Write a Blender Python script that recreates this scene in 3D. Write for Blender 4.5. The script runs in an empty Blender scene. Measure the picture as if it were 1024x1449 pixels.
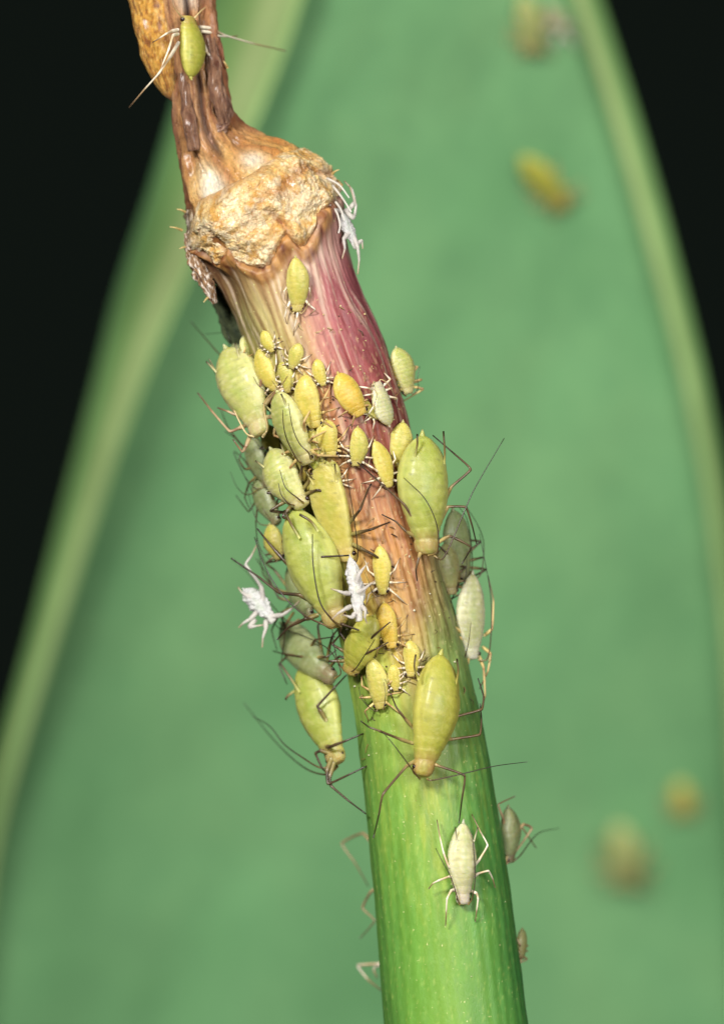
import bpy, math, random
import numpy as np
from mathutils import Vector, Matrix, noise
from mathutils.bvhtree import BVHTree

# ------------------------------------------------------------------ scene, camera, light
# one unit is one centimetre (aphids are 2 to 4 mm long)
sc = bpy.context.scene
C = sc.collection
sc.unit_settings.system = 'METRIC'
sc.unit_settings.scale_length = 0.01
U = 0.002            # centimetres per photograph pixel at the stem
D = 20.0             # camera to stem
Z0 = 4.0
cam_d = bpy.data.cameras.new('camera')
cam = bpy.data.objects.new('camera', cam_d)
C.objects.link(cam)
cam.location = (0, -D, Z0)
cam.rotation_euler = (math.radians(90), 0, 0)
cam_d.sensor_fit = 'VERTICAL'
cam_d.sensor_height = 36.0
cam_d.lens = 36.0 * D / (1449 * U)
cam_d.clip_start = 0.5
cam_d.clip_end = 200
cam_d.dof.use_dof = True
cam_d.dof.focus_distance = D - 0.19
cam_d.dof.aperture_fstop = cam_d.lens * 1e-3 / (2 * 0.27)
sc.camera = cam

w = bpy.data.worlds.new('World')
sc.world = w
w.use_nodes = True
w.node_tree.nodes['Background'].inputs[0].default_value = (0.0050, 0.0072, 0.0056, 1)
w.node_tree.nodes['Background'].inputs[1].default_value = 1.0

def area(name, loc, target, size, power, col):
    l = bpy.data.lights.new(name, 'AREA')
    l.shape = 'RECTANGLE'
    l.size, l.size_y = size
    l.energy = power
    l.color = col
    o = bpy.data.objects.new(name, l)
    C.objects.link(o)
    o.location = loc
    o.rotation_euler = (Vector(target) - Vector(loc)).to_track_quat('-Z', 'Y').to_euler()
    return o
# twin macro flash: a key head up and to the left, a weaker one to the right
area('flash_key', (-17.0, -31.0, Z0 + 19.0), (0.3, 1.5, Z0 - 0.5), (8.5, 6.5), 22500, (1.0, 0.975, 0.93))
area('flash_fill', (14.0, -31.0, Z0 + 6.0), (0.2, 1.5, Z0), (14.0, 12.0), 9800, (1.0, 0.98, 0.95))

sc.view_settings.view_transform = 'Standard'
sc.view_settings.look = 'None'
sc.view_settings.gamma = 1.0
sc.view_settings.exposure = 0.0
sc.render.engine = 'CYCLES'
sc.cycles.use_denoising = True
sc.cycles.max_bounces = 8
sc.cycles.sample_clamp_indirect = 4.0

# ------------------------------------------------------------------ helpers
R = random.Random(7)

def P(px, py, y=0.0):
    k = U * (D + y) / D
    return Vector(((px - 512) * k, y, Z0 + (724.5 - py) * k))

def to_px(v):
    k = U * (D + v.y) / D
    return (v.x / k + 512, 724.5 - (v.z - Z0) / k)

CAM = Vector((0, -D, Z0))

def lin(c, g=1.0):
    return tuple(g * (((x / 255 + 0.055) / 1.055) ** 2.4 if x > 10 else x / 255 / 12.92) for x in c)

def mix(a, b, t):
    return tuple(x + (y - x) * t for x, y in zip(a, b))

def smooth(a, b, x):
    t = min(1, max(0, (x - a) / (b - a)))
    return t * t * (3 - 2 * t)

def n3(x, y, z=0.0):
    return noise.noise(Vector((x, y, z)))

def fr(x, y, z=0.0, o=4):
    return noise.fractal(Vector((x, y, z)), 1.0, 2.0, o)

def mesh_obj(name, verts, faces, mat, parent=None, cols=None, shade=True):
    me = bpy.data.meshes.new(name)
    me.from_pydata([tuple(v) for v in verts], [], faces)
    if cols is not None:
        a = me.color_attributes.new('Col', 'FLOAT_COLOR', 'POINT')
        arr = np.ones((len(verts), 4), dtype=np.float32)
        arr[:, :3] = np.array(cols, dtype=np.float32)
        a.data.foreach_set('color', arr.ravel())
    if shade:
        me.polygons.foreach_set('use_smooth', [True] * len(me.polygons))
    me.materials.append(mat)
    me.update()
    o = bpy.data.objects.new(name, me)
    C.objects.link(o)
    if parent is not None:
        o.parent = parent
        o.matrix_parent_inverse = parent.matrix_world.inverted()
    return o

def thing(name, label, cat, loc, group=None):
    o = bpy.data.objects.new(name, None)
    C.objects.link(o)
    o.empty_display_size = 0.05
    o.location = loc
    o.matrix_world = Matrix.Translation(loc)
    o['label'] = label
    o['category'] = cat
    if group:
        o['group'] = group
    return o

def grid_faces(nu, nv, closed=True):
    f = []
    for j in range(nv - 1):
        for i in range(nu if closed else nu - 1):
            a = j * nu + i
            b = j * nu + (i + 1) % nu
            f.append((a, b, b + nu, a + nu))
    return f

def catmull(pts, n):
    pts = [np.array(p, float) for p in pts]
    if len(pts) == 2:
        return [pts[0] + (pts[1] - pts[0]) * i / n for i in range(n + 1)]
    out = []
    m = len(pts) - 1
    for i in range(m):
        p0 = pts[i - 1] if i > 0 else 2 * pts[0] - pts[1]
        p1, p2 = pts[i], pts[i + 1]
        p3 = pts[i + 2] if i < m - 1 else 2 * pts[-1] - pts[-2]
        for k in range(n):
            t = k / n
            out.append(0.5 * (2 * p1 + (p2 - p0) * t + (2 * p0 - 5 * p1 + 4 * p2 - p3) * t * t + (3 * p1 - p0 - 3 * p2 + p3) * t ** 3))
    out.append(pts[-1])
    return out

# ------------------------------------------------------------------ materials
def base_mat(name):
    m = bpy.data.materials.new(name)
    m.use_nodes = True
    nt = m.node_tree
    b = nt.nodes['Principled BSDF']
    return m, nt, b

def tex_noise(nt, scale, detail=4, rough=0.6, vec=None):
    t = nt.nodes.new('ShaderNodeTexNoise')
    t.inputs['Scale'].default_value = scale
    t.inputs['Detail'].default_value = detail
    t.inputs['Roughness'].default_value = rough
    if vec is not None:
        nt.links.new(vec, t.inputs['Vector'])
    return t

def ramp(nt, src, stops):
    r = nt.nodes.new('ShaderNodeValToRGB')
    nt.links.new(src, r.inputs[0])
    e = r.color_ramp.elements
    while len(e) < len(stops):
        e.new(0.5)
    for k, (p, c) in enumerate(stops):
        e[k].position = p
        e[k].color = (*c, 1)
    return r

def col_mat(name, rough=0.5, var=0.25, nscale=30.0, sss=0.0, radius=(1, 0.7, 0.3), sscale=0.05, bump=0.2, bdist=0.01,
            spec=0.5, coat=0.0, stretch=None, rvar=0.12, speck=None):
    """pigment from the mesh's own colour attribute, broken up by noise, with fine relief"""
    m, nt, b = base_mat(name)
    N, L = nt.nodes, nt.links
    at = N.new('ShaderNodeAttribute')
    at.attribute_name = 'Col'
    geo = N.new('ShaderNodeTexCoord')
    vec = geo.outputs['Object']
    if stretch:
        mp = N.new('ShaderNodeMapping')
        mp.inputs['Scale'].default_value = stretch
        L.new(vec, mp.inputs['Vector'])
        vec = mp.outputs[0]
    nz = tex_noise(nt, nscale, 6, 0.65, vec)
    r = ramp(nt, nz.outputs[0], [(0.25, (1 - var,) * 3), (0.5, (1, 1, 1)), (0.78, (1 + var,) * 3)])
    mx = N.new('ShaderNodeMix')
    mx.data_type = 'RGBA'
    mx.blend_type = 'MULTIPLY'
    mx.inputs[0].default_value = 1
    L.new(at.outputs['Color'], mx.inputs[6])
    L.new(r.outputs[0], mx.inputs[7])
    out = mx.outputs[2]
    if speck:
        sp = tex_noise(nt, speck[0], 2, 0.5, geo.outputs['Object'])
        rr = ramp(nt, sp.outputs[0], [(speck[1], (0, 0, 0)), (speck[1] + 0.06, (1, 1, 1))])
        m2 = N.new('ShaderNodeMix')
        m2.data_type = 'RGBA'
        L.new(rr.outputs[0], m2.inputs[0])
        L.new(out, m2.inputs[6])
        m2.inputs[7].default_value = (*speck[2], 1)
        out = m2.outputs[2]
    L.new(out, b.inputs['Base Color'])
    rn = N.new('ShaderNodeMapRange')
    L.new(nz.outputs[0], rn.inputs[0])
    rn.inputs[1].default_value = 0.3
    rn.inputs[2].default_value = 0.7
    rn.inputs[3].default_value = max(0.05, rough - rvar)
    rn.inputs[4].default_value = min(1, rough + rvar)
    L.new(rn.outputs[0], b.inputs['Roughness'])
    b.inputs['Specular IOR Level'].default_value = spec
    b.inputs['Coat Weight'].default_value = coat
    b.inputs['Coat Roughness'].default_value = 0.2
    if sss:
        b.inputs['Subsurface Weight'].default_value = sss
        b.inputs['Subsurface Radius'].default_value = radius
        b.inputs['Subsurface Scale'].default_value = sscale
    if bump:
        n2 = tex_noise(nt, nscale * 2.5, 5, 0.7, vec)
        bp = N.new('ShaderNodeBump')
        bp.inputs['Strength'].default_value = bump
        bp.inputs['Distance'].default_value = bdist
        L.new(n2.outputs[0], bp.inputs['Height'])
        L.new(bp.outputs[0], b.inputs['Normal'])
    return m

M_STALK = col_mat('stalk_skin', 0.44, 0.10, 40, 0.12, (1, 0.8, 0.3), 0.04, 0.3, 0.006, 0.45, 0.0, (2.0, 2.0, 0.7), speck=(95, 0.70, lin((206, 206, 140))))
M_SCAR = col_mat('scar_crust', 0.34, 0.4, 55, 0.1, (1, 0.6, 0.2), 0.03, 0.9, 0.012, 0.7, 0.4, None, 0.2)
M_PED = col_mat('dried_tissue', 0.4, 0.42, 60, 0.15, (1, 0.6, 0.25), 0.03, 1.0, 0.012, 0.6, 0.2, (1.5, 1.5, 0.7), 0.2)
M_BODY = col_mat('aphid_skin', 0.42, 0.12, 34, 0.65, (1, 0.9, 0.35), 0.045, 0.55, 0.004, 0.45, 0.12)
M_BODY.node_tree.nodes['Principled BSDF'].inputs['Alpha'].default_value = 0.93
M_GLASSY = col_mat('glassy_aphid_skin', 0.35, 0.18, 34, 0.5, (1, 0.9, 0.5), 0.04, 0.5, 0.004, 0.5, 0.15)
M_GLASSY.node_tree.nodes['Principled BSDF'].inputs['Alpha'].default_value = 0.72
M_LIMB = col_mat('aphid_limb', 0.35, 0.2, 40, 0.15, (1, 0.8, 0.5), 0.01, 0.0, 0.0, 0.5)
M_WHITE = col_mat('shed_skin_chitin', 0.45, 0.25, 60, 0.2, (1, 0.95, 0.9), 0.02, 0.5, 0.006, 0.5)
M_WHITE.node_tree.nodes['Principled BSDF'].inputs['Alpha'].default_value = 0.66
M_EYE = col_mat('aphid_eye', 0.2, 0.1, 40, 0, bump=0)
M_DARK = col_mat('flake_and_shaded_stub', 0.75, 0.35, 30, 0, bump=0.6, bdist=0.01, spec=0.3)  # shared by the bark flake and the stub coloured as shade

def leaf_material(name, a, b_, c, rough):
    m, nt, b = base_mat(name)
    tc = nt.nodes.new('ShaderNodeTexCoord')
    mp = nt.nodes.new('ShaderNodeMapping')
    mp.inputs['Scale'].default_value = (1, 1, 0.55)
    nt.links.new(tc.outputs['Object'], mp.inputs['Vector'])
    big = tex_noise(nt, 1.5, 3, 0.55, mp.outputs[0])
    r = ramp(nt, big.outputs[0], [(0.28, a), (0.5, b_), (0.72, c)])
    mp2 = nt.nodes.new('ShaderNodeMapping')
    mp2.inputs['Scale'].default_value = (14, 14, 0.25)
    nt.links.new(tc.outputs['Object'], mp2.inputs['Vector'])
    st = tex_noise(nt, 1.2, 3, 0.5, mp2.outputs[0])
    r2 = ramp(nt, st.outputs[0], [(0.3, (0.93, 0.94, 0.95)), (0.7, (1.05, 1.04, 1.03))])
    mx = nt.nodes.new('ShaderNodeMix')
    mx.data_type = 'RGBA'
    mx.blend_type = 'MULTIPLY'
    mx.inputs[0].default_value = 1
    nt.links.new(r.outputs[0], mx.inputs[6])
    nt.links.new(r2.outputs[0], mx.inputs[7])
    nt.links.new(mx.outputs[2], b.inputs['Base Color'])
    b.inputs['Roughness'].default_value = rough
    b.inputs['Specular IOR Level'].default_value = 0.35
    bp = nt.nodes.new('ShaderNodeBump')
    bp.inputs['Strength'].default_value = 0.15
    bp.inputs['Distance'].default_value = 0.02
    nt.links.new(st.outputs[0], bp.inputs['Height'])
    nt.links.new(bp.outputs[0], b.inputs['Normal'])
    return m

M_LEAF = leaf_material('glaucous_leaf', lin((104, 156, 104)), lin((114, 164, 112)), lin((124, 171, 117)), 0.5)
M_MARGIN = col_mat('pale_leaf_margin', 0.5, 0.10, 5.0, 0, bump=0.1, bdist=0.01, spec=0.35, stretch=(1, 1, 0.3))

# ------------------------------------------------------------------ the broad leaf behind
LEFT_OUT = [(-500, 440), (-200, 350), (0, 290), (170, 240), (300, 203), (400, 166), (500, 145), (600, 121), (700, 96), (800, 72), (900, 48), (1000, 22), (1100, -6), (1450, -75), (1900, -120)]
LEFT_IN = [(-500, 560), (-200, 488), (0, 428), (100, 395), (180, 358), (300, 306), (400, 264), (500, 218), (600, 180), (700, 146), (800, 114), (900, 80), (1000, 48), (1100, 18), (1200, -10), (1450, -32), (1900, -80)]
RIGHT_OUT = [(-500, 690), (-200, 785), (0, 848), (100, 880), (200, 910), (300, 937), (400, 962), (500, 986), (600, 1006), (700, 1022), (900, 1046), (1450, 1080), (1900, 1090)]
RIGHT_IN = [(-500, 650), (-200, 738), (0, 810), (100, 842), (200, 873), (300, 902), (400, 930), (500, 957), (600, 980), (700, 999), (900, 1026), (1450, 1058), (1900, 1070)]
def itp(tab, y):
    return float(np.interp(y, [p[0] for p in tab], [p[1] for p in tab]))
def itps(tab, y):                       # smoothed
    return sum(itp(tab, y + k) for k in (-60, -30, 0, 30, 60)) / 5
LD = [(-500, 1.6), (0, 2.2), (300, 2.5), (600, 2.95), (900, 3.5), (1200, 4.0), (1900, 5.0)]      # depth of the left edge
RD = [(-500, 1.9), (0, 2.5), (500, 3.1), (1000, 3.7), (1900, 5.0)]
CD = [(-500, 1.75), (0, 2.4), (700, 3.4), (1449, 4.5), (1900, 5.2)]
def blade_depth(x, y):
    xl, xr = itps(LEFT_OUT, y), itps(RIGHT_OUT, y)
    q = max(-1, min(1, 2 * (x - xl) / (xr - xl) - 1))
    dc = itps(CD, y)
    return dc + ((itps(LD, y) if q < 0 else itps(RD, y)) - dc) * abs(q) ** 3.2 + 0.03 * fr(x * 0.006, y * 0.003, 1.3, 3)

leaf = thing('strap_leaf', 'broad blue-green strap leaf with rolled pale margins, out of focus behind the stalk', 'leaf', P(560, 1900, 5.2))
ys = list(range(-500, 1901, 30))
nu = 61
v, f = [], []
for y in ys:
    xl, xr = itps(LEFT_OUT, y), itps(RIGHT_OUT, y)
    for i in range(nu):
        t = i / (nu - 1)
        x = xl + (xr - xl) * t
        d = blade_depth(x, y)
        v.append(P(x, y, d))
front = len(v)
for k in range(front):
    p = v[k]
    v.append(p + (p - CAM).normalized() * 0.07)
gf = grid_faces(nu, len(ys), False)
f = [tuple(reversed(q)) for q in gf] + [tuple(i + front for i in q) for q in gf]
for j in range(len(ys) - 1):
    for i, flip in ((0, False), (nu - 1, True)):
        a, b2 = j * nu + i, (j + 1) * nu + i
        q = (a, b2, b2 + front, a + front)
        f.append(tuple(reversed(q)) if flip else q)
blade = mesh_obj('blade', v, f, M_LEAF, leaf)

def margin(outer, inner, gap, power):
    v, cc = [], []
    n = 17
    tone = [lin((104, 146, 88)), lin((112, 154, 92)), lin((128, 164, 98)), lin((170, 190, 128)), lin((140, 172, 108))]
    for y in ys:
        xo, xi = itps(outer, y), itps(inner, y)
        sgn = 1 if xi > xo else -1
        wd = abs(xi - xo)
        for i in range(n):                       # from the blade's edge round the roll to the free edge
            t = i / (n - 1)
            # rounded roll: out at the fold, then inwards over the blade
            x = xo + sgn * wd * (t ** 1.25) - sgn * 6 * math.sin(math.pi * min(1, t * 3)) * (t < 0.34)
            d = blade_depth(x, y) + 0.02 - gap * t ** power
            v.append(P(x, y, d))
            k = min(3, int(t * 4))
            cc.append(mix(tone[k], tone[k + 1], t * 4 - k))
    cc += cc
    fr0 = len(v)
    for k in range(fr0):
        p = v[k]
        v.append(p + (p - CAM).normalized() * 0.06)
    g = grid_faces(n, len(ys), False)
    f = list(g) + [tuple(reversed([i + fr0 for i in q])) for q in g]
    for j in range(len(ys) - 1):
        a, b2 = j * n + n - 1, (j + 1) * n + n - 1
        f.append((a, b2, b2 + fr0, a + fr0))
    return mesh_obj('rolled_margin', v, f, M_MARGIN, leaf, cc)
mg1 = margin(LEFT_OUT, LEFT_IN, 0.08, 0.8)
mg2 = margin(RIGHT_OUT, RIGHT_IN, 0.09, 0.18)

# ------------------------------------------------------------------ the flower stalk
# (centre x, centre y, half width across) in photograph pixels, from the foot upwards
ST = [(676, 1700, 108), (662, 1580, 105), (645, 1449, 101), (629, 1300, 97), (617, 1200, 94), (604, 1100, 91), (588, 1000, 87), (566, 900, 83),
      (540, 800, 82), (512, 700, 86), (484, 600, 92), (452, 505, 92), (427, 440, 90), (405, 385, 93), (386, 340, 107), (368, 303, 116), (350, 276, 106), (333, 254, 86),
      (313, 226, 62), (297, 195, 47), (287, 165, 39), (284, 135, 36), (278, 100, 37), (272, 60, 38), (266, 20, 40), (260, -30, 42), (254, -90, 44)]
ax = np.array(catmull(ST, 12))
seg = np.hypot(*(ax[1:, :2] - ax[:-1, :2]).T)
arc = np.concatenate([[0], np.cumsum(seg)])
TOT = arc[-1]
def axis(s):
    return AXT[max(0, min(len(AXT) - 1, int(round(s * 4))))]
def axis_slow(s):
    c = np.array([np.interp(s, arc, ax[:, k]) for k in range(3)])
    a = np.array([np.interp(s - 12, arc, ax[:, k]) for k in range(2)])
    b = np.array([np.interp(s + 12, arc, ax[:, k]) for k in range(2)])
    t = (b - a) / (np.linalg.norm(b - a) + 1e-9)
    return c[0], c[1], c[2], t, np.array([-t[1], t[0]])        # normal points right in the picture
AXT = [axis_slow(k / 4) for k in range(int(TOT * 4) + 1)]
def s_of(px, py):
    best = None
    for s in np.arange(0, TOT, 2.0):
        cx, cy, hw, t, n = axis(s)
        d = abs((px - cx) * t[0] + (py - cy) * t[1])
        if math.hypot(px - cx, py - cy) < 200 and (best is None or d < best[0]):
            best = (d, s, ((px - cx) * n[0] + (py - cy) * n[1]) / hw)
    return best[1], best[2]

low_px = [(257, 327), (263, 346), (274, 362), (292, 372), (309, 379), (317, 368), (323, 361), (334, 374), (350, 383), (366, 387), (380, 380), (392, 362), (401, 343), (410, 338), (418, 348), (428, 353), (440, 344), (448, 326), (453, 308), (464, 294), (475, 284)]
LOW = []
for p in low_px:
    s, u = s_of(*p)
    LOW.append((math.asin(max(-1, min(1, u))), s))
LOW.sort()
def low(th):
    a = abs(th)
    base = float(np.interp(th, [p[0] for p in LOW], [p[1] for p in LOW]))
    base += 2.5 * n3(th * 14, 5.5) + 1.5 * n3(th * 33, 1.5)
    if a > 1.3:
        base += 5 * math.sin(th * 9)
    return base
up_px = [(256, 305), (270, 292), (300, 286), (330, 268), (362, 250), (385, 232), (405, 214), (418, 212)]
UP = []
for p in up_px:
    s, u = s_of(*p)
    UP.append((math.asin(max(-1, min(1, u))), s))
UP.sort()
def upp(th):
    return float(np.interp(th, [p[0] for p in UP], [p[1] for p in UP]))
S_LOW = float(np.mean([p[1] for p in LOW]))
S_UP = float(np.mean([p[1] for p in UP]))
S_MID = 0.5 * (S_LOW + S_UP)
SCAR_T = 13.0

def sheath(s, th, r_px, deep, depth=0.0):
    """a point on the stalk's axis tube: r_px out from the axis, th = 0 towards the camera, + to the right"""
    cx, cy, hw, t, n = axis(s)
    x = cx + r_px * math.sin(th) * n[0]
    y = cy + r_px * math.sin(th) * n[1]
    return P(x, y, 0) + Vector((0, depth - r_px * math.cos(th) * deep * U, 0))

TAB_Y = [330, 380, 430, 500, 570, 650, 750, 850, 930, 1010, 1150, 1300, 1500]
TAB = [  # outer columns mix the stalk's own colours with some painted side shading
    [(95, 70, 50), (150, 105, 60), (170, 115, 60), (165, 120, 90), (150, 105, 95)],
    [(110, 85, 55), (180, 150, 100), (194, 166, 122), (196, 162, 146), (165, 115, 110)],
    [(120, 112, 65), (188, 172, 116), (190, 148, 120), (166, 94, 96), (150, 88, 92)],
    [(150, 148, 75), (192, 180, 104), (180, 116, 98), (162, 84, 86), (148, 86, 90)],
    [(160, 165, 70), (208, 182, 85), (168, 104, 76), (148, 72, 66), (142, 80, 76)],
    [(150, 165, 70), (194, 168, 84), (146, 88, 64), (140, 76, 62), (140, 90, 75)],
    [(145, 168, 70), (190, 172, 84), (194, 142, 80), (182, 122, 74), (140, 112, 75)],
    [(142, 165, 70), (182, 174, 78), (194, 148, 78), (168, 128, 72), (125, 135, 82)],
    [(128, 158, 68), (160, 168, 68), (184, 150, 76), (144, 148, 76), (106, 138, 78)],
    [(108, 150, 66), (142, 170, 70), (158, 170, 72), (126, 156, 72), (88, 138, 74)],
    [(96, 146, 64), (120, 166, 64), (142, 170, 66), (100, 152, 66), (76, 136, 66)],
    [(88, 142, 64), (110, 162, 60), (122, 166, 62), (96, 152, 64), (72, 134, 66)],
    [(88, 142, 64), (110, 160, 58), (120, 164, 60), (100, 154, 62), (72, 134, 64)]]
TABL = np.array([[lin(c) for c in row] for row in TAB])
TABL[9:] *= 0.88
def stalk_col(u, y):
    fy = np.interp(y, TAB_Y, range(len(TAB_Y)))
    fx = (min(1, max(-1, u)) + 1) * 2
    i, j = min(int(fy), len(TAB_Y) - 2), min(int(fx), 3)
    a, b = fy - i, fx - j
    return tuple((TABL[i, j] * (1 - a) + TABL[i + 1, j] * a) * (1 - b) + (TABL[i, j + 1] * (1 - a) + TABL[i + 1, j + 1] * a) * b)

flower_stalk = thing('flower_stalk', 'green flower stalk turning red and brown below a golden crusted break', 'plant stem', P(662, 1580, 0))

def build_stalk():
    nth = 250
    ss = np.concatenate([np.arange(0, 700, 4.0), np.arange(700, S_MID + 10, 2.2)])
    v, c = [], []
    for s in ss:
        cx, cy, hw, t, n = axis(s)
        for i in range(nth):
            th = -math.pi + 2 * math.pi * i / nth
            lo = low(th)
            r = hw - SCAR_T * smooth(lo - 6, lo + 10, s)
            red = smooth(1150, 900, cy)                        # wrinkled upper part
            k = th * 9
            wv = th + 0.25 * n3(th * 1.5, s * 0.006, 2)
            ridge = abs(n3(wv * 5.0, s * 0.0032, 3.3)) + 0.5 * abs(n3(wv * 12, s * 0.006, 8.1))
            fine = n3(wv * 26, s * 0.02, 4.4)
            r += red * (3.4 * (ridge - 0.35) + 1.2 * fine) + (1 - red) * (0.35 * math.sin(th * 34 + n3(th * 3, s * 0.004) * 2) + 0.9 * n3(th * 3, s * 0.006))
            r += 2.4 * fr(th * 2, s * 0.012, 9.2, 3) * (0.5 + 0.5 * red)
            r += 2.6 * smooth(lo - 26 - 14 * n3(th * 3, 9), lo - 12, s) * smooth(lo + 6, lo - 6, s)
            # sunken pit below the crust on the left
            r -= 12 * smooth(lo - 120, lo - 30, s) * math.exp(-((th + 1.15) / 0.35) ** 2) * smooth(lo + 10, lo - 20, s)
            v.append(sheath(s, th, r, 0.98))
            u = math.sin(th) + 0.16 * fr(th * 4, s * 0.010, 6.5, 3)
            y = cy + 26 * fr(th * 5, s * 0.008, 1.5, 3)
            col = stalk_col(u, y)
            # red and brown fibres
            st = n3(wv * 15, s * 0.006, 7.7) + 0.4 * n3(wv * 34, s * 0.02, 1.7)
            if st > 0.08:
                a = min(0.75, (st - 0.08) * 2.2) * smooth(970, 820, cy)
                col = mix(col, tuple(x * y2 for x, y2 in zip(col, (0.60, 0.42, 0.44))), a)
            elif st < -0.15:
                a = min(0.45, (-0.15 - st) * 1.4) * smooth(900, 600, cy)
                col = mix(col, lin((222, 200, 178)), a)
            # corky rim just under the crust
            q = smooth(lo - 30 - 14 * n3(th * 3, 9) - 6 * n3(th * 11, 2), lo - 14, s)
            col = mix(col, mix(lin((182, 132, 74)), lin((112, 64, 34)), 0.5 + 1.2 * fr(th * 8, s * 0.05, 31, 4)), 0.8 * q * smooth(1.5, 0.9, th))
            # bruised and corky blotches among the colony
            if cy < 1000:
                bl = fr(th * 9, s * 0.022, 51.0, 4)
                k_ = smooth(1000, 880, cy) * smooth(420, 500, cy)
                col = mix(col, tuple(x_ * y_ for x_, y_ in zip(col, (0.55, 0.42, 0.36))), k_ * min(0.8, max(0, bl * 1.5)))
                pf = n3(th * 40, s * 0.11, 13.0) + 0.5 * n3(th * 17, s * 0.03, 3.0)
                col = mix(col, lin((226, 204, 150)), k_ * min(0.3, max(0, (pf - 0.25) * 0.9)))
            # yellow flecks in the green
            if cy > 900:
                g = fr(th * 14, s * 0.018, 12.5, 3)
                col = mix(col, lin((188, 190, 70)), min(0.35, max(0, g * 0.6)) * smooth(880, 1000, cy) * smooth(1400, 1150, cy) * (0.35 + 0.65 * math.exp(-((th + 0.05) / 0.5) ** 2)))
                sp = n3(th * 46, s * 0.12, 3.1)
                if sp > 0.3:
                    col = mix(col, lin((196, 205, 110)), (sp - 0.3) * 0.7)
            v_ = n3(th * 6, s * 0.01, 20)
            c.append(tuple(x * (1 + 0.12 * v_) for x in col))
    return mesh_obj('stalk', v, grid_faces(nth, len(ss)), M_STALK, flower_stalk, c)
stalk = build_stalk()

NOTCH = [math.asin(s_of(*p)[1]) for p in ((322, 362), (408, 340))]
def build_scar():
    nth, nsg = 560, 110
    v, c = [], []
    for j in range(nsg):
        q = j / (nsg - 1)
        for i in range(nth):
            th = -math.pi + 2 * math.pi * i / nth
            lo, hi = low(th) - 4, upp(th) + 4
            s = lo + (hi - lo) * q
            cx, cy, hw, t, n = axis(s)
            e = min(1, q / 0.10) ** 0.5 * min(1, (1 - q) / 0.12) ** 0.5      # rounded edges
            X, Y = th * 100, s
            lump = fr(X * 0.022, Y * 0.022, 2.2, 3)
            gk = 0.25 + 1.1 * smooth(-0.3, 0.4, fr(X * 0.03, Y * 0.03, 41.0, 2))
            d1 = noise.voronoi(Vector((X * 0.075, Y * 0.075, 1.0)))[0]
            crumb = (d1[1] - d1[0])
            d2 = noise.voronoi(Vector((X * 0.19, Y * 0.19, 4.0)))[0]
            crumb2 = (d2[1] - d2[0])
            r = hw - SCAR_T - 5 + (SCAR_T + 4) * e + e * (13.0 * lump + gk * (4.0 * (crumb - 0.3) + 2.8 * (crumb2 - 0.3)) + 1.2 * n3(X * 0.4, Y * 0.4, 2))
            # furrow between the upper and lower lobes
            fx = math.exp(-((q - 0.52 - 0.16 * math.sin(th * 2.3 + 0.5)) / 0.07) ** 2) * smooth(-0.4, 0.5, th)
            r -= 5 * fx
            for tn in NOTCH:
                cz = math.exp(-((th - tn - 0.10 * n3(q * 3, tn * 5) + 0.10 * q) / 0.055) ** 2) * smooth(0.75, 0.15, q)
                r -= 9 * cz
                fx = max(fx, cz)
            v.append(sheath(s, th, r, 0.95))
            tcol = 0.5 + 0.9 * fr(X * 0.05, Y * 0.05, 7.0, 4)
            col = mix(lin((230, 176, 90)), lin((250, 226, 166)), min(1, max(0, tcol)))
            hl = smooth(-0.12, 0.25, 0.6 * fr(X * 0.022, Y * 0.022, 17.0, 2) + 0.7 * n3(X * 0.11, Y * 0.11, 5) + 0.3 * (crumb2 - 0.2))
            col = mix(col, lin((255, 240, 204)), 0.62 * hl)  # cream granules, partly whitened as glints painted into the colour
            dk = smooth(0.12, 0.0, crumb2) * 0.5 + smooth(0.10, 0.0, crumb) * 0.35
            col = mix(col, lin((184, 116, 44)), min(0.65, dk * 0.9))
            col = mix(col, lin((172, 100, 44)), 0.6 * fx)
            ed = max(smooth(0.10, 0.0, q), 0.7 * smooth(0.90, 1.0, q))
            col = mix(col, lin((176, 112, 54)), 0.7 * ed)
            gl = smooth(-1.05, -1.45, th)                                     # grey weathered left end
            gr = mix(lin((92, 74, 62)), lin((214, 200, 184)), smooth(-0.1, 0.35, fr(X * 0.09, Y * 0.09, 3.0, 3)))
            col = mix(col, gr, 0.85 * gl)
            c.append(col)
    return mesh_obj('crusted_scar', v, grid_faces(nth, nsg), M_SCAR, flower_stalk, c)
scar = build_scar()

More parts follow.
